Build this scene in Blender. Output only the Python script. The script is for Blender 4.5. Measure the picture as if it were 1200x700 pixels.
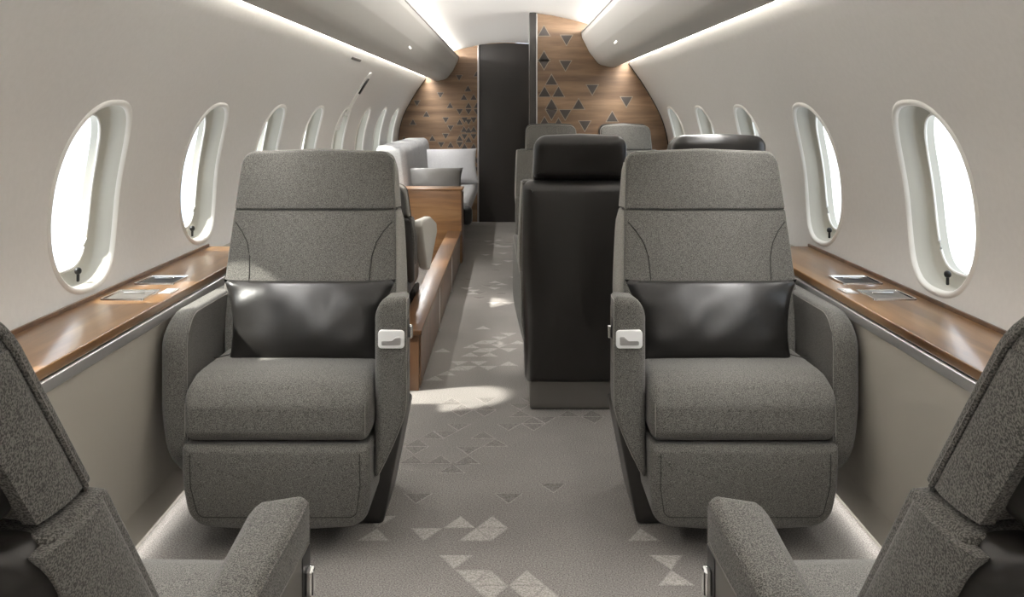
import bpy, bmesh, math, random
from math import sin, cos, pi, radians, tan, sqrt
from mathutils import Vector, Matrix
random.seed(7)
C = bpy.context.scene
for o in list(bpy.data.objects): bpy.data.objects.remove(o)
COL = C.collection

# ------------------------------------------------------------------ camera
EYE = 1.17
F = 1100.0          # focal length in pixels of a 1200 wide frame
cd = bpy.data.cameras.new('camera'); cam = bpy.data.objects.new('camera', cd); COL.objects.link(cam)
cam.location = (0, 0, EYE); cam.rotation_euler = (pi/2, 0, 0)
cd.sensor_width = 36; cd.lens = 36*F/1200
cd.shift_x = 4/1200; cd.shift_y = -220/1200
cd.clip_start = 0.02
C.camera = cam

# ------------------------------------------------------------------ world, sun, light, exposure
C.view_settings.view_transform = 'Standard'; C.view_settings.look = 'None'
C.view_settings.gamma = 1; C.view_settings.use_curve_mapping = False
C.view_settings.exposure = 0.28
w = bpy.data.worlds.new('sky'); C.world = w; w.use_nodes = True
nt = w.node_tree; nt.nodes.clear()
def N(nt, t, **k):
    n = nt.nodes.new(t)
    for a, b in k.items(): setattr(n, a, b)
    return n
tc = N(nt, 'ShaderNodeTexCoord'); ns = N(nt, 'ShaderNodeTexNoise'); ns.inputs['Scale'].default_value = 3.5
rp = N(nt, 'ShaderNodeValToRGB'); bg = N(nt, 'ShaderNodeBackground'); wo = N(nt, 'ShaderNodeOutputWorld')
rp.color_ramp.elements[0].position = .4; rp.color_ramp.elements[0].color = (.72, .84, 1, 1)
rp.color_ramp.elements[1].position = .58; rp.color_ramp.elements[1].color = (1, 1, 1, 1)
nt.links.new(tc.outputs['Generated'], ns.inputs['Vector']); nt.links.new(ns.outputs[0], rp.inputs[0])
nt.links.new(rp.outputs[0], bg.inputs[0]); nt.links.new(bg.outputs[0], wo.inputs[0])
bg.inputs[1].default_value = 2.0

sd = bpy.data.lights.new('sun', 'SUN'); sd.energy = 11; sd.angle = radians(2.0); sd.color = (1, .96, .88)
so = bpy.data.objects.new('sun', sd); COL.objects.link(so); so.location = (-6, -3, 7)
so.rotation_euler = Vector((1, .30, -1.0)).to_track_quat('-Z', 'Y').to_euler()

def area(name, loc, d, sx, sy, power, col=(1, .98, .955), spread=180):
    l = bpy.data.lights.new(name, 'AREA'); l.shape = 'RECTANGLE'; l.size = sx; l.size_y = sy
    l.energy = power; l.color = col; l.spread = radians(spread)
    o = bpy.data.objects.new(name, l); COL.objects.link(o); o.location = loc
    o.rotation_euler = Vector(d).to_track_quat('-Z', 'Y').to_euler()
    return o
Y0, Y1 = -2.0, 9.9      # cabin ends
YR = 6.82               # right partition
LAMPS = {'wash': 84, 'cove': 66, 'kick': 4.5}
for s in (-1, 1):
    ye = Y1 if s < 0 else YR
    L = ye - Y0 - .1; yc = (ye + Y0)/2
    # light strips hidden in the coves of the cabin: they run the whole length of the bins
    o = area('wash_strip_light', (s*.868, yc, 1.58), (s*.05, 0, -1), .05, L, LAMPS['wash']*L/9)
    o.rotation_euler = (0, radians(3*-s), 0)
    o = area('cove_strip_light', (s*.66, yc, 1.765), (-s*.7, 0, .35), .03, L, LAMPS['cove']*L/9)
    o.rotation_euler = (0, radians(s*(180-62)), 0)
    o = area('kick_strip_light', (s*.982, yc, .030), (0, 0, -1), .012, L, LAMPS['kick']*L/9)
    o.rotation_euler = (0, radians(s*35), 0)

# ------------------------------------------------------------------ materials
def mat(name, col, rough=.6, metal=0., spec=.5, sheen=0., coat=0., emis=None):
    m = bpy.data.materials.new(name); m.use_nodes = True
    b = m.node_tree.nodes['Principled BSDF']
    b.inputs['Base Color'].default_value = (*col, 1); b.inputs['Roughness'].default_value = rough
    b.inputs['Metallic'].default_value = metal; b.inputs['Specular IOR Level'].default_value = spec
    b.inputs['Sheen Weight'].default_value = sheen; b.inputs['Coat Weight'].default_value = coat
    b.inputs['Coat Roughness'].default_value = .15
    if emis:
        b.inputs['Emission Color'].default_value = (*emis[0], 1); b.inputs['Emission Strength'].default_value = emis[1]
    return m
def coords(m, scale=(1, 1, 1)):
    t = m.node_tree; c = N(t, 'ShaderNodeTexCoord'); mp = N(t, 'ShaderNodeMapping')
    mp.inputs['Scale'].default_value = scale
    t.links.new(c.outputs['Object'], mp.inputs['Vector']); return mp.outputs[0]
def speckle(m, c1, c2, scale=400, bump=.3, dist=.001, lo=.35, hi=.65, big=None):
    t = m.node_tree; b = t.nodes['Principled BSDF']; v = coords(m)
    n = N(t, 'ShaderNodeTexNoise'); n.inputs['Scale'].default_value = scale; n.inputs['Detail'].default_value = 2
    t.links.new(v, n.inputs['Vector'])
    r = N(t, 'ShaderNodeValToRGB'); e = r.color_ramp.elements
    e[0].position = lo; e[0].color = (*c1, 1); e[1].position = hi; e[1].color = (*c2, 1)
    t.links.new(n.outputs[0], r.inputs[0])
    out = r.outputs[0]
    if big:
        n2 = N(t, 'ShaderNodeTexNoise'); n2.inputs['Scale'].default_value = big[0]; n2.inputs['Detail'].default_value = 4
        t.links.new(v, n2.inputs['Vector'])
        mr = N(t, 'ShaderNodeMapRange'); mr.inputs[1].default_value = .3; mr.inputs[2].default_value = .7
        mr.inputs[3].default_value = big[1]; mr.inputs[4].default_value = big[2]
        t.links.new(n2.outputs[0], mr.inputs[0])
        mx = N(t, 'ShaderNodeVectorMath', operation='SCALE')
        t.links.new(out, mx.inputs[0]); t.links.new(mr.outputs[0], mx.inputs['Scale']); out = mx.outputs[0]
    t.links.new(out, b.inputs['Base Color'])
    bp = N(t, 'ShaderNodeBump'); bp.inputs['Strength'].default_value = bump; bp.inputs['Distance'].default_value = dist
    t.links.new(n.outputs[0], bp.inputs['Height']); t.links.new(bp.outputs[0], b.inputs['Normal'])
    return m
def wood(m, c1, c2, c3, axis='x', sc=1.0):
    t = m.node_tree; b = t.nodes['Principled BSDF']
    s = {'x': (1.2, 14, 14), 'y': (14, 1.2, 14), 'z': (14, 14, 1.2)}[axis]
    v = coords(m, tuple(a*sc for a in s))
    n = N(t, 'ShaderNodeTexNoise'); n.inputs['Scale'].default_value = 1; n.inputs['Detail'].default_value = 6
    n.inputs['Distortion'].default_value = .6; t.links.new(v, n.inputs['Vector'])
    r = N(t, 'ShaderNodeValToRGB'); e = r.color_ramp.elements
    e[0].position = .3; e[0].color = (*c1, 1); e[1].position = .7; e[1].color = (*c3, 1)
    k = r.color_ramp.elements.new(.5); k.color = (*c2, 1)
    t.links.new(n.outputs[0], r.inputs[0])
    n2 = N(t, 'ShaderNodeTexNoise'); n2.inputs['Scale'].default_value = 9; n2.inputs['Detail'].default_value = 3
    t.links.new(v, n2.inputs['Vector'])
    mr = N(t, 'ShaderNodeMapRange'); mr.inputs[3].default_value = .75; mr.inputs[4].default_value = 1.2
    t.links.new(n2.outputs[0], mr.inputs[0])
    mx = N(t, 'ShaderNodeVectorMath', operation='SCALE')
    t.links.new(r.outputs[0], mx.inputs[0]); t.links.new(mr.outputs[0], mx.inputs['Scale'])
    t.links.new(mx.outputs[0], b.inputs['Base Color'])
    return m
def leather(m, scale=60, st=.25, dist=.002):
    t = m.node_tree; b = t.nodes['Principled BSDF']; v = coords(m)
    n = N(t, 'ShaderNodeTexNoise'); n.inputs['Scale'].default_value = scale; n.inputs['Detail'].default_value = 5
    t.links.new(v, n.inputs['Vector'])
    bp = N(t, 'ShaderNodeBump'); bp.inputs['Strength'].default_value = st; bp.inputs['Distance'].default_value = dist
    t.links.new(n.outputs[0], bp.inputs['Height']); t.links.new(bp.outputs[0], b.inputs['Normal'])
    return m
M = {}
M['wall'] = speckle(mat('cream_panel', (.7, .68, .64), .55), (.715, .700, .675), (.735, .72, .695), 60, .05)
M['lower'] = mat('sand_leather_panel', (.50, .47, .41), .6)
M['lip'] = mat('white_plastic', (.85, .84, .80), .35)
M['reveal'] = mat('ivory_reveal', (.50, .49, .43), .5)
M['bin'] = mat('bin_shell', (.56, .54, .50), .5)
M['ceil'] = mat('ceiling_shell', (.80, .78, .75), .6)
M['ledge'] = wood(mat('walnut_gloss', (.3, .15, .06), .28, coat=.3), (.085, .037, .012), (.175, .086, .029), (.28, .150, .057), 'y')
M['panelwood'] = wood(mat('walnut_satin', (.3, .15, .06), .4, coat=.2), (.125, .072, .038), (.215, .130, .070), (.30, .19, .11), 'x')
M['cabinetwood'] = wood(mat('walnut_cabinet', (.3, .15, .06), .3, coat=.3), (.14, .065, .024), (.25, .125, .048), (.34, .185, .08), 'x')
M['consolewood'] = wood(mat('walnut_console', (.2, .1, .04), .35, coat=.2), (.06, .026, .009), (.11, .052, .019), (.165, .083, .034), 'y')
M['darkwood'] = wood(mat('walnut_dark', (.1, .05, .03), .35, coat=.2), (.07, .035, .018), (.12, .06, .03), (.17, .09, .045), 'z')
M['door'] = mat('dark_brown_lacquer', (.030, .026, .023), .4)
M['inlay'] = mat('dark_inlay', (.05, .04, .035), .45)
M['inlay_line'] = mat('champagne_line', (.27, .22, .165), .4, .3)
M['chrome'] = mat('polished_chrome', (.88, .88, .88), .12, 1.)
M['silver'] = mat('satin_silver', (.62, .61, .60), .35, .8)
M['plate'] = mat('bright_plate', (.90, .90, .89), .35, .1)
M['dark'] = mat('black_trim', (.012, .012, .012), .4)
M['fabric'] = speckle(mat('grey_wool', (.2, .19, .17), .95, spec=.15, sheen=.15), (.050, .048, .043), (.180, .173, .157), 620, .35, .0006, .41, .59)
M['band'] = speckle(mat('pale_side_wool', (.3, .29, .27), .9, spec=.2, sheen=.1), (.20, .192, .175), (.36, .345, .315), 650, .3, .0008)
M['hide'] = leather(mat('black_leather', (.022, .020, .018), .33, spec=.5), 90, .15, .001)
M['pillow'] = leather(mat('pillow_leather', (.014, .013, .012), .34, spec=.5), 16, .22, .005)
M['taupe'] = mat('taupe_metal', (.16, .15, .135), .4, .3)
M['seam'] = mat('dark_stitch', (.03, .028, .025), .9)
M['stitch'] = mat('pale_stitch', (.20, .19, .17), .9)
M['cream'] = mat('cream_leather', (.52, .50, .45), .5)
M['sofa'] = speckle(mat('pale_sofa_fabric', (.4, .4, .4), .9), (.27, .27, .27), (.38, .38, .38), 300, .3)
M['white_fab'] = speckle(mat('white_fabric', (.6, .6, .6), .9), (.42, .42, .43), (.54, .54, .55), 260, .3)
M['greyhide'] = leather(mat('grey_leather', (.12, .115, .105), .35), 14, .4, .008)
M['carpet'] = speckle(mat('taupe_carpet', (.3, .28, .26), 1.0, spec=.02), (.145, .135, .124), (.345, .324, .302), 260, .9, .003, .33, .67, big=(1.6, .86, 1.12))
M['carpet_dark'] = speckle(mat('carpet_dark', (.2, .18, .17), 1.0, spec=.02), (.13, .118, .108), (.27, .25, .235), 260, .9, .003)
M['carpet_light'] = speckle(mat('carpet_light', (.4, .38, .36), 1.0, spec=.02), (.27, .253, .232), (.50, .47, .435), 260, .9, .003)
M['carpet_line'] = speckle(mat('carpet_line', (.4, .38, .36), 1.0, spec=.02), (.22, .205, .188), (.42, .395, .365), 260, .9, .003)
gm = bpy.data.materials.new('window_glass'); gm.use_nodes = True; t = gm.node_tree; t.nodes.clear()
a = N(t, 'ShaderNodeBsdfTransparent'); g = N(t, 'ShaderNodeBsdfGlossy'); g.inputs['Roughness'].default_value = .02
fr = N(t, 'ShaderNodeFresnel'); fr.inputs[0].default_value = 1.2; mx = N(t, 'ShaderNodeMixShader'); oo = N(t, 'ShaderNodeOutputMaterial')
a.inputs[0].default_value = (.95, .97, .97, 1)
mx.inputs[0].default_value = .05; t.links.new(a.outputs[0], mx.inputs[1]); t.links.new(g.outputs[0], mx.inputs[2]); t.links.new(mx.outputs[0], oo.inputs[0])
M['glass'] = gm
M['lamp'] = mat('lamp_lens', (.9, .9, .9), .4, emis=((1, .95, .88), 1.5))

# ------------------------------------------------------------------ helpers
def link(name, bm, mats, parent=None, smooth=True, loc=None):
    me = bpy.data.meshes.new(name); bmesh.ops.recalc_face_normals(bm, faces=bm.faces[:])
    bm.to_mesh(me); bm.free()
    if not isinstance(mats, (list, tuple)): mats = [mats]
    for m in mats: me.materials.append(m)
    if smooth:
        for p in me.polygons: p.use_smooth = True
        try: me.set_sharp_from_angle(angle=radians(50))
        except Exception: pass
    o = bpy.data.objects.new(name, me); COL.objects.link(o)
    if parent: o.parent = parent
    if loc: o.location = loc
    return o
def link_raw(name, bm, mats, parent=None, smooth=True):
    """keeps the face winding as built (open sheets)"""
    me = bpy.data.meshes.new(name); bm.to_mesh(me); bm.free()
    if not isinstance(mats, (list, tuple)): mats = [mats]
    for m in mats: me.materials.append(m)
    if smooth:
        for p in me.polygons: p.use_smooth = True
        me.set_sharp_from_angle(angle=radians(50))
    o = bpy.data.objects.new(name, me); COL.objects.link(o)
    if parent: o.parent = parent
    return o
def tag(o, label, cat, group=None):
    o['label'] = label; o['category'] = cat
    if group: o['group'] = group
    return o
def struct(o): o['kind'] = 'structure'; return o
def thing(name, loc, label, cat, group=None, rz=0):
    o = bpy.data.objects.new(name, None); COL.objects.link(o); o.location = loc; o.rotation_euler = (0, 0, rz)
    o.empty_display_size = .1
    return tag(o, label, cat, group)
def merge(a, b):
    me = bpy.data.meshes.new('t'); b.to_mesh(me); b.free(); a.from_mesh(me); bpy.data.meshes.remove(me)

def rbox(c, h, r, f=None, n=(4, 4, 4), mi=0, k=4):
    """rounded box, tessellated so that f can bend it"""
    if not isinstance(r, (tuple, list)): r = (r, r, r)
    r = tuple(min(r[i], h[i]*.999) for i in range(3))
    ax = []
    for i in range(3):
        hi, ri = h[i], r[i]; inn = hi-ri
        e = [inn + ri*tan(pi/4*j/k) for j in range(k+1)]
        mid = [-inn + 2*inn*j/n[i] for j in range(1, n[i])] if inn > 1e-5 else []
        low = [-x for x in reversed(e)]
        ax.append(low + mid + e if inn > 1e-5 else low + e[1:])
    bm = bmesh.new(); cache = {}
    def V(p):
        key = tuple(round(x, 6) for x in p)
        if key in cache: return cache[key]
        core = [max(-(h[i]-r[i]), min(h[i]-r[i], p[i])) for i in range(3)]
        q = Vector([(p[i]-core[i])/r[i] for i in range(3)])
        if q.length > 1e-9: q.normalize()
        co = [core[i]+r[i]*q[i]+c[i] for i in range(3)]
        if f: co = f(*co)
        v = bm.verts.new(co); cache[key] = v; return v
    for i in range(3):
        a, b = (i+1) % 3, (i+2) % 3
        for s in (-1, 1):
            for x0, x1 in zip(ax[a], ax[a][1:]):
                for y0, y1 in zip(ax[b], ax[b][1:]):
                    vs = []
                    for x, y in ((x0, y0), (x1, y0), (x1, y1), (x0, y1)):
                        p = [0, 0, 0]; p[i] = s*h[i]; p[a] = x; p[b] = y; vs.append(V(p))
                    if s < 0: vs.reverse()
                    if len(set(vs)) >= 3:
                        try: fc = bm.faces.new([v for j, v in enumerate(vs) if v is not vs[j-1]]); fc.material_index = mi
                        except ValueError: pass
    return bm

def rpoly(pts, k=6, sub=.04):
    """closed polygon (x, y, corner radius) -> sampled outline, straight runs subdivided"""
    n = len(pts); out = []
    for i in range(n):
        p0, p1, p2 = Vector(pts[i-1][:2]), Vector(pts[i][:2]), Vector(pts[(i+1) % n][:2]); r = pts[i][2]
        d0, d1 = (p0-p1), (p2-p1); l0, l1 = d0.length, d1.length; d0.normalize(); d1.normalize()
        ang = d0.angle(d1)
        if r <= 1e-5 or ang > pi-.02: out.append(p1); continue
        t_ = min(r/tan(ang/2), l0*.49, l1*.49); r_ = t_*tan(ang/2)
        a, b = p1+d0*t_, p1+d1*t_
        cen = p1+(d0+d1).normalized()*(r_/sin(ang/2))
        va, vb = a-cen, b-cen; th = va.angle(vb); cr = va.x*vb.y-va.y*vb.x; sg = 1 if cr > 0 else -1
        for j in range(k+1):
            ca = sg*th*j/k; out.append(cen+Vector((va.x*cos(ca)-va.y*sin(ca), va.x*sin(ca)+va.y*cos(ca))))
    res = []
    for i in range(len(out)):
        a, b = out[i], out[(i+1) % len(out)]; L = (b-a).length
        if L < 1e-6: continue
        m_ = max(1, int(L/sub))
        for j in range(m_): res.append(a.lerp(b, j/m_))
    return res
def inset(out, d):
    n = len(out); res = []
    ar = sum(out[i-1].x*out[i].y-out[i].x*out[i-1].y for i in range(n)); s = 1 if ar > 0 else -1
    for i in range(n):
        a, b, c_ = out[i-1], out[i], out[(i+1) % n]
        e0 = (b-a).normalized(); e1 = (c_-b).normalized(); nn = Vector((-(e0.y+e1.y), e0.x+e1.x))*s
        if nn.length < 1e-6: nn = Vector((-e0.y, e0.x))*s
        nn.normalize(); res.append(b+nn*d)
    return res
def slab(out, w0, w1, r0, r1, f, b0=0., b1=0., mi=0, k=5, cap=7):
    """outline swept from w0 to w1 with rounded rims r0, r1 and bulged faces"""
    bm = bmesh.new(); rings = []
    cen = Vector((sum(p.x for p in out)/len(out), sum(p.y for p in out)/len(out)))
    bx = max(abs(p.x-cen.x) for p in out); bz = max(abs(p.y-cen.y) for p in out)
    def bl(p): return max(0, 1-((p.x-cen.x)/bx)**2)*max(0, 1-((p.y-cen.y)/bz)**2)
    def ring(o_, w, b=0.): rings.append([bm.verts.new(f(p.x, p.y, w+b*bl(p))) for p in o_])
    i0 = inset(out, r0); i1 = inset(out, r1)
    for j in range(1, cap):
        q = j/cap; ring([cen.lerp(p, q) for p in i0], w0, -b0)
    for j in range(k+1):
        a = pi/2*j/k; ring(inset(out, r0*(1-sin(a))) if r0 else out, w0+r0*(1-cos(a)), -b0)
        if not r0: break
    m_ = max(1, int(abs(w1-w0)/.06))
    for j in range(1, m_): ring(out, w0+r0+(w1-w0-r0-r1)*j/m_)
    for j in range(k+1):
        a = pi/2*(1-j/k); ring(inset(out, r1*(1-sin(a))) if r1 else out, w1-r1*(1-cos(a)), b1)
        if not r1: break
    for j in range(cap-1, 0, -1):
        q = j/cap; ring([cen.lerp(p, q) for p in i1], w1, b1)
    n = len(out)
    for a, b in zip(rings, rings[1:]):
        for i in range(n):
            fc = bm.faces.new((a[i], a[(i+1) % n], b[(i+1) % n], b[i])); fc.material_index = mi
    v0 = bm.verts.new(f(cen.x, cen.y, w0-b0)); v1 = bm.verts.new(f(cen.x, cen.y, w1+b1))
    for i in range(n):
        bm.faces.new((v0, rings[0][(i+1) % n], rings[0][i])).material_index = mi
        bm.faces.new((v1, rings[-1][i], rings[-1][(i+1) % n])).material_index = mi
    return bm
def tube(pts, r, closed=False, seg=6, mi=0):
    bm = bmesh.new(); pts = [Vector(p) for p in pts]; n = len(pts); rings = []
    for i, p in enumerate(pts):
        if closed: d = pts[(i+1) % n]-pts[i-1]
        else: d = pts[min(i+1, n-1)]-pts[max(i-1, 0)]
        d.normalize(); up = Vector((0, 0, 1)) if abs(d.z) < .9 else Vector((0, 1, 0))
        a = d.cross(up).normalized(); b = d.cross(a)
        rings.append([bm.verts.new(p+a*r*cos(2*pi*j/seg)+b*r*sin(2*pi*j/seg)) for j in range(seg)])
    pr = list(zip(rings, rings[1:])) + ([(rings[-1], rings[0])] if closed else [])
    for a, b in pr:
        for j in range(seg): bm.faces.new((a[j], a[(j+1) % seg], b[(j+1) % seg], b[j])).material_index = mi
    if not closed:
        bm.faces.new(rings[0]).material_index = mi; bm.faces.new(list(reversed(rings[-1]))).material_index = mi
    return bm
def ident(x, y, z): return (x, y, z)
def bbox(x0, x1, y0, y1, z0, z1, r=.003, f=None, n=(2, 2, 2)):
    return rbox(((x0+x1)/2, (y0+y1)/2, (z0+z1)/2), ((x1-x0)/2, (y1-y0)/2, (z1-z0)/2), r, f, n, k=2)
def lathe(prof, seg=20, mi=0):
    bm = bmesh.new(); rings = []
    for r, z in prof: rings.append([bm.verts.new((r*cos(2*pi*j/seg), r*sin(2*pi*j/seg), z)) for j in range(seg)])
    for a, b in zip(rings, rings[1:]):
        for j in range(seg): bm.faces.new((a[j], a[(j+1) % seg], b[(j+1) % seg], b[j])).material_index = mi
    bm.faces.new(rings[0]); bm.faces.new(rings[-1]); return bm

# ------------------------------------------------------------------ cabin shell
WP = [(1.141, .63), (1.158, .72), (1.166, .82), (1.160, .93), (1.141, 1.03), (1.108, 1.13), (1.055, 1.235), (.975, 1.37), (.915, 1.455), (.872, 1.515)]
def wx(z):
    z = max(WP[0][1], min(WP[-1][1], z))
    for i, ((x0, z0), (x1, z1)) in enumerate(zip(WP, WP[1:])):
        if z <= z1+1e-9:
            def sl(j):
                j0, j1 = max(j-1, 0), min(j+1, len(WP)-1); return (WP[j1][0]-WP[j0][0])/(WP[j1][1]-WP[j0][1])
            h = z1-z0; u = (z-z0)/h
            return (2*u**3-3*u**2+1)*x0+(u**3-2*u**2+u)*h*sl(i)+(-2*u**3+3*u**2)*x1+(u**3-u**2)*h*sl(i+1)
def wn(z):
    d = (wx(z+.01)-wx(z-.01))/.02; v = Vector((1, 0, -d)).normalized(); return v     # outward (for s=+1)
def wp(s, y, z, off=0.):
    n = wn(z); return Vector((s*(wx(z)+n.x*off), y, z+n.z*off))
PITCH = .94
WZ, WH, WW = .937, .252, .203      # window centre height, half height, half width
def win_out(n=64, k=1.0, ex=2.7, dz=0.):
    o = []
    for i in range(n):
        a = 2*pi*i/n
        c_, s_ = cos(a), sin(a); r = (abs(c_)**ex+abs(s_)**ex)**(-1/ex)
        o.append((WW*k*c_*r, WH*k*s_*r))
    return o
ZT = WP[-1][1]; ZB = WP[0][1]; YLOW = 3.55
def wall(s, ye, ycs, tail):
    bm = bmesh.new()
    def quad(a, b, c_, d, mi=0):
        bm.faces.new([bm.verts.new(p) for p in ((a, b, c_, d) if s > 0 else (d, c_, b, a))]).material_index = mi
    ys = [Y0, ye]
    low = [(.992, 0), (.992, .034), (.972, .034), (.958, .148), (.950, .150), (.945, .155), (.930, .625), (1.141, .63)]
    for (x0, z0), (x1, z1) in zip(low, low[1:]):
        quad((s*x0, Y0, z0), (s*x1, Y0, z1), (s*x1, YLOW, z1), (s*x0, YLOW, z0), 1)
    low2 = [(1.06, 0), (1.122, .25), (1.135, .50), (1.141, .63)]
    for (x0, z0), (x1, z1) in zip(low2, low2[1:]):
        quad((s*x0, YLOW, z0), (s*x1, YLOW, z1), (s*x1, ye, z1), (s*x0, ye, z0), 1)
    # end of the lower panel where the ledge stops
    ends = [(.992, 0), (.972, .034), (.958, .148), (.930, .625), (1.141, .63), (1.135, .50), (1.122, .25), (1.06, 0)]
    bm.faces.new([bm.verts.new((s*x, YLOW, z)) for x, z in (ends if s > 0 else ends[::-1])]).material_index = 1
    top = [(wx(ZT), ZT), (.888, 1.55), (.915, 1.60), (.905, 1.70)]
    for (x0, z0), (x1, z1) in zip(top, top[1:]):
        quad((s*x0, Y0, z0), (s*x1, Y0, z1), (s*x1, ye, z1), (s*x0, ye, z0), 0)
    def strip(ya, yb):
        zs = [ZB+(ZT-ZB)*i/28 for i in range(29)]
        for za, zb in zip(zs, zs[1:]): quad(wp(s, ya, za), wp(s, ya, zb), wp(s, yb, zb), wp(s, yb, za))
    HB = .25; cur = Y0
    for yc in ycs:
        strip(cur, yc-HB); cur = yc+HB
        zu, zd = ZT-WZ, WZ-ZB; zg = [ZB+(ZT-ZB)*i/28-WZ for i in range(29)]
        rect = [(HB, v) for v in zg] + [(HB*(1-2*i/6), zu) for i in range(1, 6)] + [(-HB, v) for v in reversed(zg)] + [(-HB*(1-2*i/6), -zd) for i in range(1, 6)]
        n = len(rect); o = []
        for (u, v) in rect:
            ang = math.atan2(v/(zu if v > 0 else zd), u/HB); c_, s_ = cos(ang), sin(ang)
            r_ = (abs(c_)**2.7+abs(s_)**2.7)**(-1/2.7); o.append((WW*c_*r_, WH*s_*r_))
        R = 10; rr = []
        for q in range(R+1):
            t_ = (q/R); rr.append([bm.verts.new(wp(s, yc+o[j][0]*(1-t_)+rect[j][0]*t_, WZ+o[j][1]*(1-t_)+rect[j][1]*t_)) for j in range(n)])
        for a, b in zip(rr, rr[1:]):
            for j in range(n):
                vs = (a[j], a[(j+1) % n], b[(j+1) % n], b[j])
                bm.faces.new(vs if s < 0 else tuple(reversed(vs)))
    strip(cur, ye)
    bmesh.ops.remove_doubles(bm, verts=bm.verts[:], dist=1e-5)
    return bm
wy = {-1: [2.58+PITCH*k for k in range(-3, 8)], 1: [2.53+PITCH*k for k in range(-3, 5)]}
wall_l = struct(link_raw('wall_left', wall(-1, Y1, wy[-1], 0), [M['wall'], M['lower']]))
wall_r = struct(link_raw('wall_right', wall(1, YR, wy[1], 0), [M['wall'], M['lower']]))

def make_window(s, idx):
    root = bpy.data.objects.new('window_%d' % idx, None); COL.objects.link(root); root['kind'] = 'structure'
    root.location = wp(s, 0, WZ); off = Vector(root.location)
    n = 64; bm = bmesh.new(); rings = []
    # (scale, outward offset)
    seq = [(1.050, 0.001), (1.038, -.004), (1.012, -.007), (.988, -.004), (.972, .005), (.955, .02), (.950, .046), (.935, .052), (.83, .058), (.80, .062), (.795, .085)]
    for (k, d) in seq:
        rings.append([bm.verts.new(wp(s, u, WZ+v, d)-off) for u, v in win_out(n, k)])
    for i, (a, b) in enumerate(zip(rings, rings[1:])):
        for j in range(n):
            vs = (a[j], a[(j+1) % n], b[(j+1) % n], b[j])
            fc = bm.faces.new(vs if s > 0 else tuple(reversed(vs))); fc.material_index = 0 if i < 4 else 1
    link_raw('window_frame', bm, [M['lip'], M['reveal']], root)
    # double rim around the pane
    bm = tube([wp(s, u, WZ+v, .060)-off for u, v in win_out(48, .80)], .004, True)
    link('pane_rim', bm, M['lip'], root)
    bm = bmesh.new()
    o = win_out(n, .80); c0 = bm.verts.new(wp(s, 0, WZ, .080)-off); prev = None
    rg = []
    for q in (.33, .66, 1.0): rg.append([bm.verts.new(wp(s, u*q, WZ+v*q, .080)-off) for u, v in o])
    for j in range(n):
        bm.faces.new((c0, rg[0][j], rg[0][(j+1) % n]))
        for a, b in zip(rg, rg[1:]): bm.faces.new((a[j], b[j], b[(j+1) % n], a[(j+1) % n]))
    link('pane', bm, M['glass'], root)
    # shade pull: small black knob on a pin at the bottom of the recess, dark slot at the top
    bm = bmesh.new(); p = wp(s, .02, WZ-WH*.865, .035)-off
    k = rbox((p.x, p.y, p.z+.012), (.009, .010, .010), .009, k=3); merge(bm, k)
    k = rbox((p.x, p.y, p.z-.004), (.004, .004, .014), .003, k=2); merge(bm, k)
    link('shade_knob', bm, M['dark'], root)
    p = wp(s, 0, WZ+WH*.925, .045)-off
    bm = rbox((p.x, p.y, p.z), (.012, WW*.45, .004), .003, k=2)
    link('shade_slot', bm, M['seam'], root)
    return root
idx = 1; protos = {}
def kids(o): return [c for c in bpy.data.objects if c.parent == o]
def copy_tree(o, parent=None, name=None):
    c = o.copy(); COL.objects.link(c); c.parent = parent
    if name: c.name = name
    for ch in kids(o): copy_tree(ch, c)
    return c
for s in (-1, 1):
    for yc in wy[s]:
        r = make_window(s, idx) if s not in protos else copy_tree(protos[s], None, 'window_%d' % idx)
        protos.setdefault(s, r); p = wp(s, yc, WZ); r.location = p; idx += 1

# ceiling
bm = bmesh.new()
half = [(0, 1.89), (.1, 1.8885), (.2, 1.882), (.32, 1.863), (.45, 1.835), (.56, 1.805), (.68, 1.785), (.80, 1.76), (.905, 1.70)]
prof = [(-x, z) for x, z in reversed(half)] + half[1:]
ysx = [Y0, Y1]
for (x0, z0), (x1, z1) in zip(prof, prof[1:]):
    bm.faces.new([bm.verts.new(p) for p in ((x0, Y0, z0), (x0, Y1, z0), (x1, Y1, z1), (x1, Y0, z1))])
bmesh.ops.remove_doubles(bm, verts=bm.verts[:], dist=1e-5)
struct(link_raw('ceiling', bm, M['ceil']))

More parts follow.
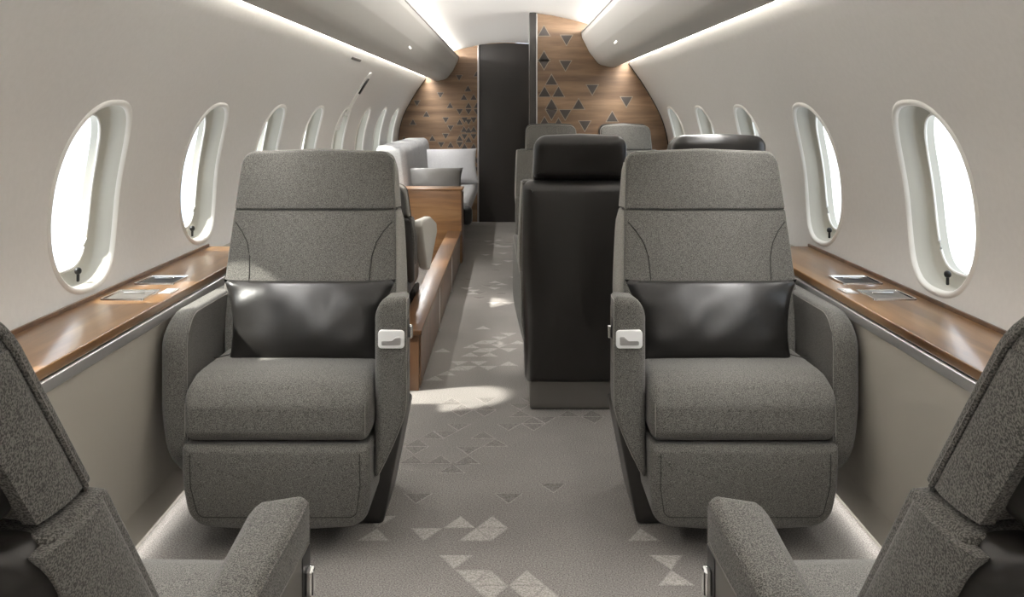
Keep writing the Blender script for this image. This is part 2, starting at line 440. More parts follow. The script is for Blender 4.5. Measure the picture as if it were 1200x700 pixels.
# overhead bins
for s, ye in ((-1, Y1-.02), (1, YR-.02)):
    P = [(.525, 1.748, .004), (.532, 1.70, .03), (.585, 1.595, .06), (.655, 1.505, .08), (.76, 1.482, .05), (.832, 1.520, .006), (.82, 1.555, .01), (.80, 1.70, .02), (.60, 1.742, .01)]
    out = rpoly(P, 6, .05)
    L = ye-Y0-.02; bm = bmesh.new(); n = len(out)
    ra = [bm.verts.new((s*p.x, Y0+.01, p.y)) for p in out]; rb = [bm.verts.new((s*p.x, ye, p.y)) for p in out]
    for i in range(n): bm.faces.new((ra[i], ra[(i+1) % n], rb[(i+1) % n], rb[i]))
    bm.faces.new(ra); bm.faces.new(rb)
    side = 'left' if s < 0 else 'right'
    b = thing('overhead_bin', (0, 0, 0), 'long beige curved overhead bin running along the %s side of the ceiling' % side, 'overhead bin', 'overhead bins')
    link('bin_shell', bm, M['bin'], b)
    tr = tube([(s*.5275, Y0+.02, 1.733), (s*.5275, ye-.002, 1.733)], .0035)
    link('edge_trim', tr, M['taupe'], b)
    # reading lamp in the bin face
    yl = 5.72 if s < 0 else 5.25
    for yl in ([2.1, 5.75] if s < 0 else [2.1, 5.3]):
        q = Matrix.Rotation(s*radians(-52+90), 4, 'Y')
        bm = lathe([(.001, 0), (.012, 0), (.014, -.003), (.014, .006), (.001, .006)], 16)
        bmesh.ops.transform(bm, matrix=Matrix.Translation((s*.607, yl, 1.560)) @ Matrix.Rotation(s*radians(-50), 4, 'Y'), verts=bm.verts[:])
        link('reading_light', bm, M['lamp'], b)

# ------------------------------------------------------------------ floor with woven triangles
def px2floor(px, py):
    y = F*EYE/(py-130); return (px-596)*y/F, y
SD = .092; RH = SD*.866
bm = bmesh.new()
vs = [bm.verts.new(p) for p in ((-1.065, Y0, 0), (1.065, Y0, 0), (1.065, Y1, 0), (-1.065, Y1, 0))]
bm.faces.new(vs)
used = {}
def tri_floor(col, row, shade):
    used[(col, row)] = shade
def snap(px, py, shade):
    x, y = px2floor(px, py); row = math.floor(y/RH); i = round(x/(SD/2)); used[(i, row)] = shade
LT = [(185,555),(270,515),(370,520),(370,555),(325,565),(255,610),(370,650),(315,660),(420,665),(95,525),(725,565),(780,615),(430,690),(500,690),(790,650),(345,690),(60,560)]
DK = [(505,445),(375,480),(190,480),(205,325),(270,310),(250,325),(295,350),(180,355),(375,330),(330,325),(230,385),(265,400),(300,385),(270,260),(340,260),(410,260),(350,270),(445,285),(490,262),(545,262),(450,300),(380,300),(590,270),(600,290),(500,240),(345,235),(440,240),(260,240),(270,275),(520,270),(410,275),(470,290),(165,380),(170,330)]
LF = [(355,105),(375,98),(325,125),(355,130),(320,155),(270,165),(235,175),(385,150),(265,150),(300,110),(245,118),(395,120),(405,100),(330,100),(375,110),(300,130),(340,118),(390,88),(285,165),(215,185),(345,160)]
for (x, y) in LT: snap(400+x/2, 350+y/2, 2)
for (x, y) in DK: snap(400+x/2, 350+y/2, 1)
for (x, y) in LF: snap(400+x/2, 350+y/2, 2)
rnd = random.Random(3)
for k in range(34):      # same woven pattern repeated in drifts along the far aisle and under the seats
    gx, gy = rnd.gauss(-.12, .12), rnd.uniform(4.6, 8.8); row = math.floor(gy/RH); used.setdefault((round(gx/(SD/2)), row), rnd.choice((1, 2, 2)))
for (i, row), sh in used.items():
    cx = i*SD/2; up = (i+row) % 2 == 0; y0 = row*RH; y1 = y0+RH
    for (k, z, mi) in ((1.0, .0008, 3), (.86, .0016, sh)):
        cy = y0+RH/3 if up else y1-RH/3
        pts = [(cx-SD/2, y0), (cx+SD/2, y0), (cx, y1)] if up else [(cx-SD/2, y1), (cx, y0), (cx+SD/2, y1)]
        vv = [bm.verts.new((cx+(x-cx)*k, cy+(y-cy)*k, z)) for x, y in pts]
        bm.faces.new(vv).material_index = mi
for fc in bm.faces:
    fc.normal_update()
    if fc.normal.z < 0: fc.normal_flip()
struct(link_raw('floor', bm, [M['carpet'], M['carpet_dark'], M['carpet_light'], M['carpet_line']], smooth=False))

# ------------------------------------------------------------------ bulkheads
def shell_outline(s):
    pts = [(1.06, 0), (1.122, .25), (1.135, .50), (1.141, .63)]
    pts += [(wx(ZB+(ZT-ZB)*i/14), ZB+(ZT-ZB)*i/14) for i in range(15)]
    pts += [(.888, 1.55), (.915, 1.60), (.905, 1.70)]
    pts += [(x, z) for x, z in reversed(half)]
    return [(s*x, z) for x, z in pts]
def plate(pts, y, th, mi=0):
    bm = bmesh.new()
    a = [bm.verts.new((x, y, z)) for x, z in pts]; b = [bm.verts.new((x, y+th, z)) for x, z in pts]
    f0 = bm.faces.new(a); f1 = bm.faces.new(b); n = len(a)
    for i in range(n): bm.faces.new((a[i], b[i], b[(i+1) % n], a[(i+1) % n]))
    bmesh.ops.recalc_face_normals(bm, faces=bm.faces[:])
    bmesh.ops.triangulate(bm, faces=[f for f in bm.faces if len(f.verts) > 4])
    for f in bm.faces: f.material_index = mi
    return bm
def tris(bm, lst, y, sc, side):
    for (cx, cy, up) in lst:
        px = 440+cx/3.18; py = cy/3.18
        x = (px-596)/sc; z = EYE-(py-130)/sc; h = side*.866
        for k, d, mi in ((1.22, .0008, 2), (1.0, .0016, 1)):
            P = [(-side/2, -h/2), (side/2, -h/2), (0, h/2)] if up else [(-side/2, h/2), (0, -h/2), (side/2, h/2)]
            if side/2*k+abs(0) > 9: continue
            cz = -h/6 if up else h/6
            vv = [bm.verts.new((x+px_*k, y-d, z+cz+(pz-cz)*k)) for px_, pz in P]
            bm.faces.new(vv).material_index = mi
# left wood panel
XL = -.315
bl = [(x, z) for x, z in shell_outline(-1) if x < XL] + [(XL, 1.864), (XL, 0)]
bm = plate(bl, Y1, .05)
LL = [(312,290,0),(378,275,1),(242,355,0),(345,330,1),(330,362,1),(366,362,1),(155,385,0),(278,393,1),(347,393,1),(378,393,1),(190,425,1),(314,417,0),(347,417,0),(378,417,0),(262,448,0),(314,455,1),(332,448,0),(366,448,0),(140,455,1),(280,478,0),(347,455,0),(347,485,1),(366,482,1),(330,482,1),(262,508,0),(212,515,1),(314,515,1),(332,510,0),(366,510,0),(347,520,1),(245,540,0),(280,540,1),(314,540,0),(332,545,1),(366,545,1),(107,520,1),(232,568,0),(262,568,0),(285,572,1),(314,570,1),(347,572,0),(366,580,1),(378,600,0),(360,612,1),(374,632,0),(374,655,1)]
tris(bm, LL, Y1, 111, .064)
struct(link_raw('wall_aft', bm, [M['panelwood'], M['inlay'], M['inlay_line']], smooth=False))
# dark door + its frame
bm = bbox(XL+.004, .235, Y1-.03, Y1+.02, 0, 1.85, .004, lambda x, y, z: (x, y, z if z < 1 else z+.036-.2*x*x))
struct(link('door_1', bm, M['door']))
bm = bbox(XL-.012, XL+.004, Y1-.05, Y1+.02, 0, 1.858, .002)
struct(link('trim_1', bm, M['silver']))
bm = plate([(XL, 0), (.985, 0)]+[(x, z) for x, z in shell_outline(1)[1:] if x > .01]+[(0, 1.90), (XL, 1.90)], Y1+.055, .03)
struct(link_raw('wall_aft_right', bm, [M['panelwood']], smooth=False))
# right partition, nearer
XR = .205
br = [(XR, 0)] + [(x, z) for x, z in shell_outline(1) if x > XR] + [(XR, 1.879)]
bm = plate(br, YR, .06)
RR = [(619,115,1),(712,150,0),(708,245,0),(619,210,1),(619,240,0),(656,297,1),(619,300,1),(630,342,1),(682,342,1),(808,335,0),(935,380,0),(757,388,1),(656,388,1),(619,390,1),(656,428,0),(707,428,0),(619,425,0),(882,435,1),(780,470,0),(630,455,1),(682,460,1)]
RR = [t_ for t_ in RR if t_[0] > 625] + [(628, b, c) for a, b, c in RR if a <= 625 and b not in (300, 390, 425)]
tris(bm, RR, YR, 161.3, .082)
struct(link_raw('wall_partition', bm, [M['panelwood'], M['inlay'], M['inlay_line']], smooth=False))
bm = bbox(.150, XR-.006, YR-.03, YR+.10, 0, 1.882, .004)
struct(link('trim_2', bm, M['door']))
bm = bbox(XR-.006, XR+.004, YR-.012, YR+.08, 0, 1.877, .002)
struct(link('trim_3', bm, M['silver']))
# dark shadow-gap trim where partitions meet the shell
def arc_trim(s, ye, xlim, idx_):
    pts = [(x, ye-.004, z) for x, z in shell_outline(s)[3:] if abs(x) > xlim and z < 1.52]
    struct(link('trim_%d' % idx_, tube(pts, .006), M['seam']))
arc_trim(-1, Y1, .3, 4); arc_trim(1, YR, .2, 5)
# rear closing wall (behind the camera)
bm = plate([(x, z) for x, z in shell_outline(-1)]+[(x, z) for x, z in reversed(shell_outline(1))][1:], Y0-.05, .05)
struct(link_raw('wall_forward', bm, [M['wall']], smooth=False))
# wall beyond partition on the right
bm = bmesh.new(); so_ = shell_outline(1)
for (x0, z0), (x1, z1) in zip(so_, so_[1:-len(half)+1]):
    bm.faces.new([bm.verts.new(p) for p in ((x0, YR+.06, z0), (x1, YR+.06, z1), (x1, Y1, z1), (x0, Y1, z0))])
struct(link_raw('wall_right_aft', bm, M['wall']))

# ------------------------------------------------------------------ side ledges
for s, ye in ((-1, YLOW), (1, YLOW)):
    side = 'left' if s < 0 else 'right'
    led = thing('side_ledge', (0, 0, 0), 'glossy walnut side ledge with silver edge under the %s windows' % side, 'ledge', 'side ledges')
    bm = bbox(.928, 1.133, Y0+.02, ye, .634, .658, .004, lambda x, y, z: (s*x, y, z), n=(2, 20, 1))
    link('wooden_top', bm, M['ledge'], led)
    bm = bbox(1.131, 1.139, Y0+.02, ye, .634, .668, .002, lambda x, y, z: (s*x, y, z))
    link('rear_rail', bm, M['darkwood'], led)
    bm = bbox(.921, .931, Y0+.02, ye, .606, .632, .003, lambda x, y, z: (s*x, y, z))
    link('silver_edge', bm, M['silver'], led)
    for yc in (2.83, 2.60):
        ww, dd = .06, .068
        nm = 'cup_holder'
        which = ('farther' if yc > 2.7 else 'nearer')
        cup = thing(nm, (s*1.045, yc, .658), '%s of two square silver-rimmed cup holders set in the %s walnut ledge' % (which, side), 'cup holder', 'ledge cup holders')
        o1 = rpoly([(-ww, -dd, .008), (ww, -dd, .008), (ww, dd, .008), (-ww, dd, .008)], 3, .2)
        bm = bmesh.new(); R = []
        for ins, z in ((0, 0), (.0005, .0045), (.006, .0045), (.0075, .001)):
            R.append([bm.verts.new((p.x, p.y, z)) for p in inset(o1, ins)])
        for a, b in zip(R, R[1:]):
            for i in range(len(o1)): bm.faces.new((a[i], a[(i+1) % len(o1)], b[(i+1) % len(o1)], b[i]))
        link('rim', bm, M['chrome'], cup)
        bm = bmesh.new(); R = []
        for ins, z in ((.007, .0012), (.008, .001)): R.append([bm.verts.new((p.x, p.y, z)) for p in inset(o1, ins)])
        for i in range(len(o1)): bm.faces.new((R[0][i], R[0][(i+1) % len(o1)], R[1][(i+1) % len(o1)], R[1][i]))
        bm.faces.new(R[1]); link('well', bm, M['dark'] if yc > 2.7 else M['taupe'], cup)
        bm = bbox(-.03, .03, .018, .024, .0015, .006, .002)
        link('divider', bm, M['chrome'], cup)
    sw = thing('seat_control', (s*.962, 2.66, .658), 'small silver control panel on the %s walnut ledge beside the cup holders' % side, 'control panel', 'ledge control panels')
    link('panel', rbox((0, 0, .001), (.018, .035, .0018), .0015, k=2), M['silver'], sw)
    for dy in (-.018, .008): link('button', rbox((0, dy, .003), (.011, .009, .0018), .0015, k=2), M['plate'], sw)

# exit hardware on left wall
hd = thing('exit_handle', wp(-1, 6.36, 1.30, -.004), 'tall white exit panel with black grip above the fifth left window', 'handle')
bm = bmesh.new(); org = Vector(hd.location)
def wallpatch(s, y, hw, z0, z1, off, th, org):
    out = rpoly([(-hw, z0, .015), (hw, z0, .015), (hw, z1, .015), (-hw, z1, .015)], 3, .03)
    return slab(out, off-th, off, .002, 0, lambda u, v, w_: wp(s, y+u, v, w_)-org, k=2)
link('panel', wallpatch(-1, 6.36, .05, 1.14, 1.43, .0, .008, org), M['lip'], hd)
link('grip', wallpatch(-1, 6.36, .022, 1.29, 1.395, -.006, .012, org), M['dark'], hd)
sl = thing('air_slot', wp(-1, 5.55, 1.475, -.003), 'thin grey slot in the left wall just below the overhead bin', 'vent')
link('slot_frame', wallpatch(-1, 5.55, .16, 1.468, 1.482, .0, .004, Vector(sl.location)), M['taupe'], sl)
bl_ = thing('window_blind', wp(-1, 6.34, 1.12), 'lowered white blind at the top of the window below the exit handle', 'blind')
link('blind_panel', wallpatch(-1, 6.34, .13, 1.03, 1.17, .03, .004, Vector(bl_.location)), M['lip'], bl_)

# ------------------------------------------------------------------ seats
YS = .3     # origin lies .3 behind the front of the leg rest
def seat(name, loc, rz, m, label, group, p):
    """m=+1: inboard arm at local -X.  p: hw, ai, ao, top, hh, rec, slide, fab, band"""
    hw, ai, ao = p.get('hw', .253), p.get('ai', .095), p.get('ao', .083)
    top, hh, rec, slide = p.get('top', 1.036), p.get('hh', .257), p.get('rec', .33), p.get('slide', 0.)
    zs = p.get('split', .852); ht = p.get('hback', hh-.012)
    fab, band, hide = p.get('fab', M['fabric']), p.get('band', M['band']), p.get('hide', M['hide'])
    bw = p.get('bw', hw+.010); sb = p.get('shell_bottom', .10)
    lite = p.get('lite', False)
    root = thing(name, loc, label, 'seat', group, rz)
    k, dz = p.get('k', 1.), p.get('dz', 0.)
    T = lambda x, y, z: (m*x*k, (y-YS)*k, z*k+dz)
    yF = lambda z: .36+max(z-.42, -.1)*rec+p.get('ysh', 0)
    # ---- seat cushion
    def fs(x, y, z):
        # soft crown, front corner rolled, slight dip towards the back
        t_ = max(0., min(1., (z-.30)/.14)); u = (y)/.45
        z2 = z - .014*t_*max(0, u-.15) + .006*t_*(1-(x/hw)**2)
        if y < .12: z2 -= t_*.05*((.12-y)/.12)**2
        return T(x, y-slide, z2)
    bm = rbox((0, .235, .3615), (hw, .235, .0865), (.028, .05, .045), fs, (6, 8, 2), k=5)
    cush = link('seat_cushion', bm, fab, root)
    for q in (-1, 1):   # stitched wedge lines at the rear corners and piping round the front
        def top_z(x, y):
            u = y/.45; z2 = .448-.014*max(0, u-.15)+.006*(1-(x/hw)**2)
            if y < .12: z2 -= .05*((.12-y)/.12)**2
            return z2+.0005
        L1 = [(q*(hw-.055), .44), (q*(hw-.055), .33), (q*(hw-.045), .28), (q*(hw-.025), .255), (q*(hw-.012), .25)]
        pts = [T(x, y-slide, top_z(x, y)) for x, y in L1]; link('seam', tube(pts, .0022, seg=5), M['seam'], cush)
    for q in (-1, 1):
        pts = [T(q*(hw-.012), .001-slide-.0008+(0 if z < .37 else (z-.37)**2*6.), z) for z in (.298, .33, .36, .385)]
        link('piping', tube(pts, .0013, seg=5), M['stitch'], cush)
    # ---- leg rest
    out = rpoly([(-hw, .272, .012), (hw, .272, .012), (hw, .15, 0), (hw*.95, .036, .09), (0, .018, .3), (-hw*.95, .036, .09), (-hw, .15, 0)], 8, .03)
    def fl(x, z, y): return T(x, y-slide+.035*(1-min(1, (z-.05)/.2))**2 if z < .25 else y-slide, z)
    bm = slab(out, 0, .24, .022, .02, fl, .004, 0)
    leg = link('leg_rest', bm, fab, root)
    o2 = inset(rpoly([(-hw, .35, .004), (hw, .35, .004), (hw, .16, 0), (hw*.93, .045, .05), (-hw*.93, .045, .05), (-hw, .16, 0)], 8, .03), .026)
    o2 = [q for q in o2 if q.y < .270]
    # order so that the open end is at the top
    i0 = max(range(len(o2)), key=lambda i: (o2[i]-o2[i-1]).length); o2 = o2[i0:]+o2[:i0]
    bm = tube([Vector(fl(q.x, q.y, -.0028)) for q in o2], .0011, seg=5)
    link('seam', bm, M['seam'], leg)
    # ---- back cushion
    def fb(x, z, w_):
        wgt = 1+0*z
        return T(x, yF(z)+w_+.012*(x/hw)**4, z)
    W0 = bw
    bout = rpoly([(-W0*.93, .40, .02), (W0*.93, .40, .02), (W0*1.03, .60, .15), (W0*.985, zs-.001, .006), (-W0*.985, zs-.001, .006), (-W0*1.03, .60, .15)], 6, .03)
    bm = slab(bout, 0, .105, .009, .012, fb, .010, 0)
    back = link('backrest', bm, [fab], root)
    if not lite:
        for q in (-1, 1):
            L1 = [(q*W0*.955, zs-.038), (q*W0*.86, zs-.066), (q*W0*.78, zs-.100), (q*W0*.735, zs-.140), (q*W0*.72, zs-.19), (q*W0*.715, zs-.25), (q*W0*.715, .45)]
            pts = []
            for a, b in zip(L1, L1[1:]):
                for j in range(4): pts.append((a[0]+(b[0]-a[0])*j/4, a[1]+(b[1]-a[1])*j/4))
            def bulge(x, z):
                zc_ = (.40+zs)/2; return -.010*max(0, 1-(x/(W0*1.02))**2)*max(0, 1-((z-zc_)/((zs-.40)/2))**2)
            link('seam', tube([fb(x, z, bulge(x, z)-.0006) for x, z in pts], .0017, seg=5), M['seam'], back)
    # pale side bands on both flanks of the back
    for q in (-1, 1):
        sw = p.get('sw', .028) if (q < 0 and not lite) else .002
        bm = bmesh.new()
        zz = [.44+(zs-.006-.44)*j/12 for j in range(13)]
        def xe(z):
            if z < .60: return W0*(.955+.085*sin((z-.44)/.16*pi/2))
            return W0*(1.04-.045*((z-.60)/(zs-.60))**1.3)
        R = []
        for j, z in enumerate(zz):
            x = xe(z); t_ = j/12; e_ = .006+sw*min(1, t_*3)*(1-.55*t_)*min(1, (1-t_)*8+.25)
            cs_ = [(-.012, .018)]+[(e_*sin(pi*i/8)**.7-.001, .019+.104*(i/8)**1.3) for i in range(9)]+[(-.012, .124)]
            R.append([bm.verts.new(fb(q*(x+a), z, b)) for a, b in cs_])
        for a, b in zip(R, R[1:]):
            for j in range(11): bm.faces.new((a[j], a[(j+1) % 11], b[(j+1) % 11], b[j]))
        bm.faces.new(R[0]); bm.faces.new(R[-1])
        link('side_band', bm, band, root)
    # ---- headrest
    H = hh
    hout = rpoly([(-H, zs+.001, .006), (H, zs+.001, .006), (H*.955, top-.004, .042), (0, top+.006, .3), (-H*.955, top-.004, .042)], 6, .03)
    bm = slab(hout, -.004, .088, .008, .016, fb, .008, 0)
    head = link('headrest', bm, [p.get('headfab', fab)], root)
    if not lite:
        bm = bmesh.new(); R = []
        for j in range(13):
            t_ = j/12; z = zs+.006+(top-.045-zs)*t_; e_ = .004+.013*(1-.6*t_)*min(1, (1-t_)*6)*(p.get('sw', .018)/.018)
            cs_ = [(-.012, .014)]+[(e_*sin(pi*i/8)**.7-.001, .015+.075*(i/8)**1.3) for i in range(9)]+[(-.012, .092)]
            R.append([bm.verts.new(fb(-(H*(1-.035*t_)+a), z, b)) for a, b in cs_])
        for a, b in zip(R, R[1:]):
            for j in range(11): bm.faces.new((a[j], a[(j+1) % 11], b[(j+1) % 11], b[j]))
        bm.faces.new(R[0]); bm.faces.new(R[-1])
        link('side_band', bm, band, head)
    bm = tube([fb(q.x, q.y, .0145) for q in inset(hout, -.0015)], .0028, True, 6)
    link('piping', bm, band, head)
    # leather shell of the headrest and back
    Hb = ht
    ho2 = rpoly([(-Hb, zs+.012, .02), (Hb, zs+.012, .02), (Hb*.97, top+.0+p.get('shup', -.012), .05), (0, top+.008+p.get('shup', -.012), .3), (-Hb*.97, top+.0+p.get('shup', -.012), .05)], 7, .03)
    def fh(x, z, w_): return T(x, yF(z)+.09+w_+.0*(x/hw)**2, z)
    bm = slab(ho2, 0, .085, .012, .035, fh, 0, .02)
    link('headrest_shell', bm, hide, head)
    so2 = rpoly([(-W0*.94, sb, .03), (W0*.94, sb, .03), (W0*1.0, .55, .2), (W0*.985, zs+.002, .035), (-W0*.985, zs+.002, .035), (-W0*1.0, .55, .2)], 7, .04)
    def fsb(x, z, w_):
        a = yF(z)+.10; b = .60+.13*z+p.get('ysh', 0) if rec < .4 else yF(z)+.16
        return T(x, a+(b-a)*w_/.1, z)
    bm = slab(so2, 0, .1, .01, .04, fsb, 0, .025)
    link('back_shell', bm, hide, root)
    # ---- inboard arm (thick, with handles)
    x0, x1 = -hw-ai+.002, -hw-.002
    if p.get('arm_in', True):
        ztop = p.get('zarm', .662)
        aout = rpoly([(.055, ztop, .022), (.24, ztop-.022, .2), (.60, ztop-.10, .05), (.60, .28, .06), (.50, .16, .06), (.16, .150, .05), (.055, .165, .03)], 6, .03)
        def fa(y, z, x):
            t_ = max(0., min(1., (.36-z)/.28)); q = (x-x0)/(x1-x0)
            xx = x+(min(1, (max(0, .36-z)/.20))**1.3*.92*(x1-x0) + .055*max(0, (y-.10)/.5)**1.2*(ai/.095))*(1-q)
            # seat-side shoulder rounded over
            zz = z
            if z > ztop-.12: zz = z-.055*(1-sqrt(max(0, 1-max(0, (q-.40)/.60)**2)))*((z-ztop+.12)/.12)*(ai/.095)
            return T(xx, y+.010*q*q, zz)
        bm = slab([Vector((q.x, q.y)) for q in aout], x0, x1, .014, .030, fa, .002, .0, k=6)
        arm = link('inboard_armrest', bm, fab, root)
        # piping along the aisle-side rim
        bm = tube([Vector(fa(q.x, q.y, x0+.0015)) for q in inset(aout, .008)], .0016, True, 5)
        link('piping', bm, band, arm)
        if not lite:
            zc = .546; xc = (x0+x1)/2-.004
            def hp(dx, dz, w_): return T(xc+dx, .056+w_, zc+dz)
            po = rpoly([(-.036, -.025, .010), (.036, -.025, .010), (.036, .025, .010), (-.036, .025, .010)], 4, .02)
            bm = slab(po, -.006, .006, .002, 0, hp, k=2)
            plate_ = link('handle_plate', bm, M['plate'], arm)
            lv = rpoly([(-.026, -.016, .004), (.026, -.016, .004), (.026, -.003, .004), (-.002, -.005, .006), (-.014, .008, .004), (-.026, .008, .004)], 3, .02)
            bm = slab(lv, -.0085, -.005, .001, 0, hp, k=2, cap=2)
            link('lever', bm, M['silver'], plate_)
            # recess + chrome pull on aisle side
            def sp(dy, dz, w_):
                q_ = fa(.085+dy, .575+dz, x0); return (q_[0]-m*w_*k, q_[1], q_[2])
            ro = rpoly([(-.018, -.10, .008), (.30, -.10, .02), (.30, -.0, .02), (-.004, .028, .012), (-.018, .02, .008)], 4, .03)
            bm = slab(ro, -.004, .0015, 0, .001, sp, k=2)
            link('side_recess', bm, M['taupe'], arm)
            go = rpoly([(-.014, -.034, .004), (.030, -.034, .004), (.030, .022, .004), (-.014, .022, .004)], 3, .03)
            bm = slab(go, .0005, .0025, 0, .0005, sp, k=2); link('grip_cup', bm, M['dark'], arm)
            bm = rbox((x0-.007, .095, .558), (.006, .009, .018), .004, T, k=3)
            link('pull_handle', bm, M['chrome'], arm)
    # ---- outboard arm
    x2, x3 = hw+.002, hw+ao
    zt = p.get('zarm_out', .615)
    aout = rpoly([(.05, zt, .10), (.60, zt-.01, .04), (.60, .34, .06), (.50, .12, .10), (.16, .12, .08), (.05, .22, .10)], 8, .03)
    def fo(y, z, x):
        t_ = max(0., min(1., (.36-z)/.28)); q = (x-x2)/(x3-x2)
        zz = z-.03*max(0, (q-.4)/.6)**2*max(0, (z-.5)/.1) if z > .5 else z
        return T(x-t_**1.5*.05*q, y+.02*q*q, zz)
    bm = slab(aout, x2, x3, .012, .03, fo, 0, 0, k=6)
    arm2 = link('outboard_armrest', bm, fab, root)
    bm = tube([Vector(fo(q.x, q.y, x2+.001)) for q in inset(aout, .010)], .0014, True, 5)
    link('piping', bm, band, arm2)
    # ---- plinth
    ph = p.get('plinth', hw+.06); pb = p.get('plinth_bottom', hw)
    z00 = (-dz)/k+.001; po = rpoly([(-ph, .25, .02), (ph, .25, .02), (pb, z00, .012), (-pb, z00, .012)], 3, .06)
    bm = slab(po, p.get('py0', .27), p.get('py1', .58), .01, .01, lambda x, z, y: T(x, y, z), k=2)
    link('base', bm, p.get('basemat', M['hide']), root)
    return root

G = 'club seats'
KC, DZ = .954, 1.17*(1-.954)
cl = {'k': KC, 'dz': DZ}
CX = .634
seat('aircraft_seat', (-.625*KC, (2.51+YS)*KC, 0), 0, -1, 'grey wool club seat left of the aisle facing the camera, sunlit leather pillow', G, cl)
seat('aircraft_seat', (CX*KC, (2.51+YS)*KC, 0), 0, 1, 'grey wool club seat right of the aisle facing the camera, all-dark pillow', G, cl)
fg = dict(cl, slide=.27, rec=.72, ysh=-.17, bw=.275, band=M['fabric'], sw=.001)
seat('aircraft_seat', (-.611*KC, (1.315-YS)*KC, 0), pi, 1, 'grey seat cut off by the lower left corner, seen from behind with its armrest', G, fg)
seat('aircraft_seat', (.611*KC, (1.315-YS)*KC, 0), pi, -1, 'grey seat cut off by the lower right corner, seen from behind with its armrest', G, fg)
conf = dict(hw=.205, ai=.05, ao=.05, top=1.067, hh=.178, hback=.180, shup=.008, split=.90, lite=True, zarm=.62, zarm_out=.62, plinth=.195, plinth_bottom=.19, bw=.222, py1=.60, basemat=M['taupe'], shell_bottom=.095)
seat('aircraft_seat', (.273, 4.27-YS, 0), pi, -1, 'black leather-backed seat facing away in the middle, beside the aisle', 'conference seats', conf)
seat('aircraft_seat', (.80, 4.27-YS, 0), pi, 1, 'black leather headrest rising behind the right grey club seat, by the wall', 'conference seats', conf)
seat('aircraft_seat', (.297, 5.98+YS, 0), 0, 1, 'far grey seat by the aisle facing the camera, before the wood partition', 'conference seats', dict(conf, bw=.24))
seat('aircraft_seat', (.815, 5.98+YS, 0), 0, -1, 'far grey seat nearer the right wall facing the camera, before the wood partition', 'conference seats', conf)
# reclined lounge seat behind the left club seat
lo = dict(hw=.15, ao=.03, ai=.05, top=.84, hh=.165, split=.68, rec=.75, lite=True, zarm_out=.5, plinth=.13, plinth_bottom=.13, bw=.18, fab=M['hide'], headfab=M['band'], band=M['fabric'], shell_bottom=.34, arm_in=False)
ls = seat('aircraft_seat', (-.62, 4.95-YS, 0), pi, 1, 'reclined seat with dark back and cream armrest, partly hidden behind the left club seat', None, lo)
wo_ = rpoly([(.68, .67, .02), (.15, .63, .03), (-.20, .56, .05), (-.26, .50, .04), (.22, .37, .03), (.36, .40, .03)], 5, .04)
link('inboard_armrest', slab(wo_, -.225, -.180, .012, .012, lambda y, z, x: (x, y-YS, z)), M['cream'], ls)

# ------------------------------------------------------------------ pillows
def pillow(name, loc, rot, hx, hz, th, m, label, cat, group=None, seed=0, pinch=.10, taper=0.):
    rr = random.Random(seed); ph = [rr.uniform(0, 6) for _ in range(6)]
    bm = bmesh.new(); nx, nz = 36, 24; G_ = {}
    for sd_ in (-1, 1):
        for i in range(nx+1):
            for j in range(nz+1):
                u, v = -1+2*i/nx, -1+2*j/nz
                e = i in (0, nx) or j in (0, nz)
                if e and sd_ == 1: G_[(sd_, i, j)] = G_[(-1, i, j)]; continue
                d = (max(0, 1-abs(u)**2.4)*max(0, 1-abs(v)**2.4))**.5
                x = hx*u*(1-pinch*(1-abs(u))*0-.05*(1-v*v)*abs(u)); z = hz*v*(1-.10*(1-u*u)*abs(v)*-.4-.0)
                x *= (1-.035*(1-v*v))*(1-taper*(1-v)/2); z *= 1-.07*(1-(abs(u))**2)*.6+.04*abs(u)**6
                wr = .0012*sin(7*u+3*v+ph[0])*d+.0010*sin(5*v-9*u+ph[1])*d+.004*sin(11*u*v+ph[2])*(abs(u)*abs(v))
                G_[(sd_, i, j)] = bm.verts.new((x, sd_*(th*d**.8+wr) if not e else 0, z))
        for i in range(nx):
            for j in range(nz):
                q = [G_[(sd_, i, j)], G_[(sd_, i+1, j)], G_[(sd_, i+1, j+1)], G_[(sd_, i, j+1)]]
                bm.faces.new(q if sd_ < 0 else q[::-1])
    o = link(name, bm, m, loc=loc); o.rotation_euler = rot
    return tag(o, label, cat, group)
pillow('throw_pillow', (-.600*KC, 2.80*KC, 1.17-.628*KC), (radians(-16), 0, 0), .248, .114, .055, M['pillow'], 'black leather lumbar pillow on the left grey club seat, partly lit by sun', 'pillow', 'leather lumbar pillows', 1, taper=.13)
pillow('throw_pillow', (.610*KC, 2.80*KC, 1.17-.628*KC), (radians(-16), 0, 0), .248, .114, .055, M['pillow'], 'black leather lumbar pillow on the right grey club seat', 'pillow', 'leather lumbar pillows', 5, taper=.13)

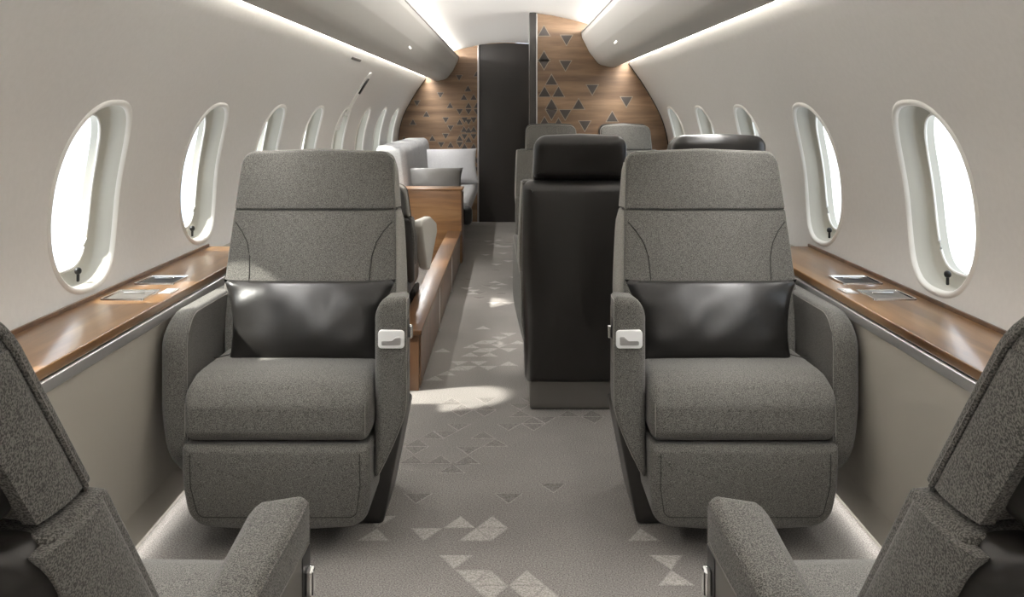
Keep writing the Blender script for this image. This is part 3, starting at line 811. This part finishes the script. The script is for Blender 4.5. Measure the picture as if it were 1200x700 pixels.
# ------------------------------------------------------------------ left side console, cabinet, sofa
cs = thing('side_console', (-.41, 5.53, 0), 'low walnut side console running back beside the aisle behind the left club seat', 'console')
link('console_top', bbox(-.055, .048, -1.62, 1.63, .232, .255, .004), M['consolewood'], cs)
link('console_body', bbox(-.045, .036, -1.61, 1.62, 0, .232, .003), M['darkwood'], cs)
for k in range(3):
    y0 = -1.60+k*1.07; link('door_panel', bbox(.036, .043, y0+.01, y0+1.05, .02, .225, .002), M['darkwood'], cs)
    if k: link('silver_strip', bbox(.036, .046, y0-.006, y0+.006, .0, .23, .002), M['silver'], cs)
cb = thing('wooden_cabinet', (-.72, 7.22, 0), 'walnut cabinet end panel standing before the sofa at the far left', 'cabinet')
link('front_panel', bbox(-.26, .36, -.03, .03, 0, .56, .006), M['cabinetwood'], cb)
link('side_panel', bbox(.345, .365, .03, .20, 0, .54, .004), M['darkwood'], cb)
link('top_cap', bbox(-.26, .368, -.035, .20, .56, .575, .004), M['cabinetwood'], cb)
sf = thing('sofa', (-.72, 8.6, 0), 'pale grey sofa along the left wall behind the walnut cabinet', 'sofa')
link('seat_cushion', rbox((.06, .0, .37), (.34, 1.14, .075), .05, None, (4, 8, 2)), M['sofa'], sf)
link('base', rbox((.03, 0, .15), (.33, 1.12, .15), .03, lambda x, y, z: (x-.10*(1-z/.3)*(1 if x > 0 else -.9), y, z), (2, 4, 2)), M['sofa'], sf)
for k in range(4):
    link('back_cushion', rbox((-.17, -.90+k*.56, .66), (.12, .275, .235), (.05, .05, .07), lambda x, y, z: (x-.12*(z-.45), y, z), (2, 4, 4)), M['sofa'], sf)
link('dark_round_block', rbox((.385, -1.105, .335), (.045, .06, .075), .04, None, (2, 2, 2)), M['dark'], sf)  # small black rounded block at the sofa's near end, aisle side
pillow('throw_pillow', (-.63, 7.68, .59), (radians(-20), 0, radians(4)), .26, .115, .07, M['greyhide'], 'grey leather pillow lying on the near end of the sofa', 'pillow', None, 8)
pillow('throw_pillow', (-.58, 9.3, .625), (radians(-25), radians(0), radians(12)), .28, .18, .07, M['white_fab'], 'white pillow leaning at the far end of the sofa', 'pillow', None, 11)
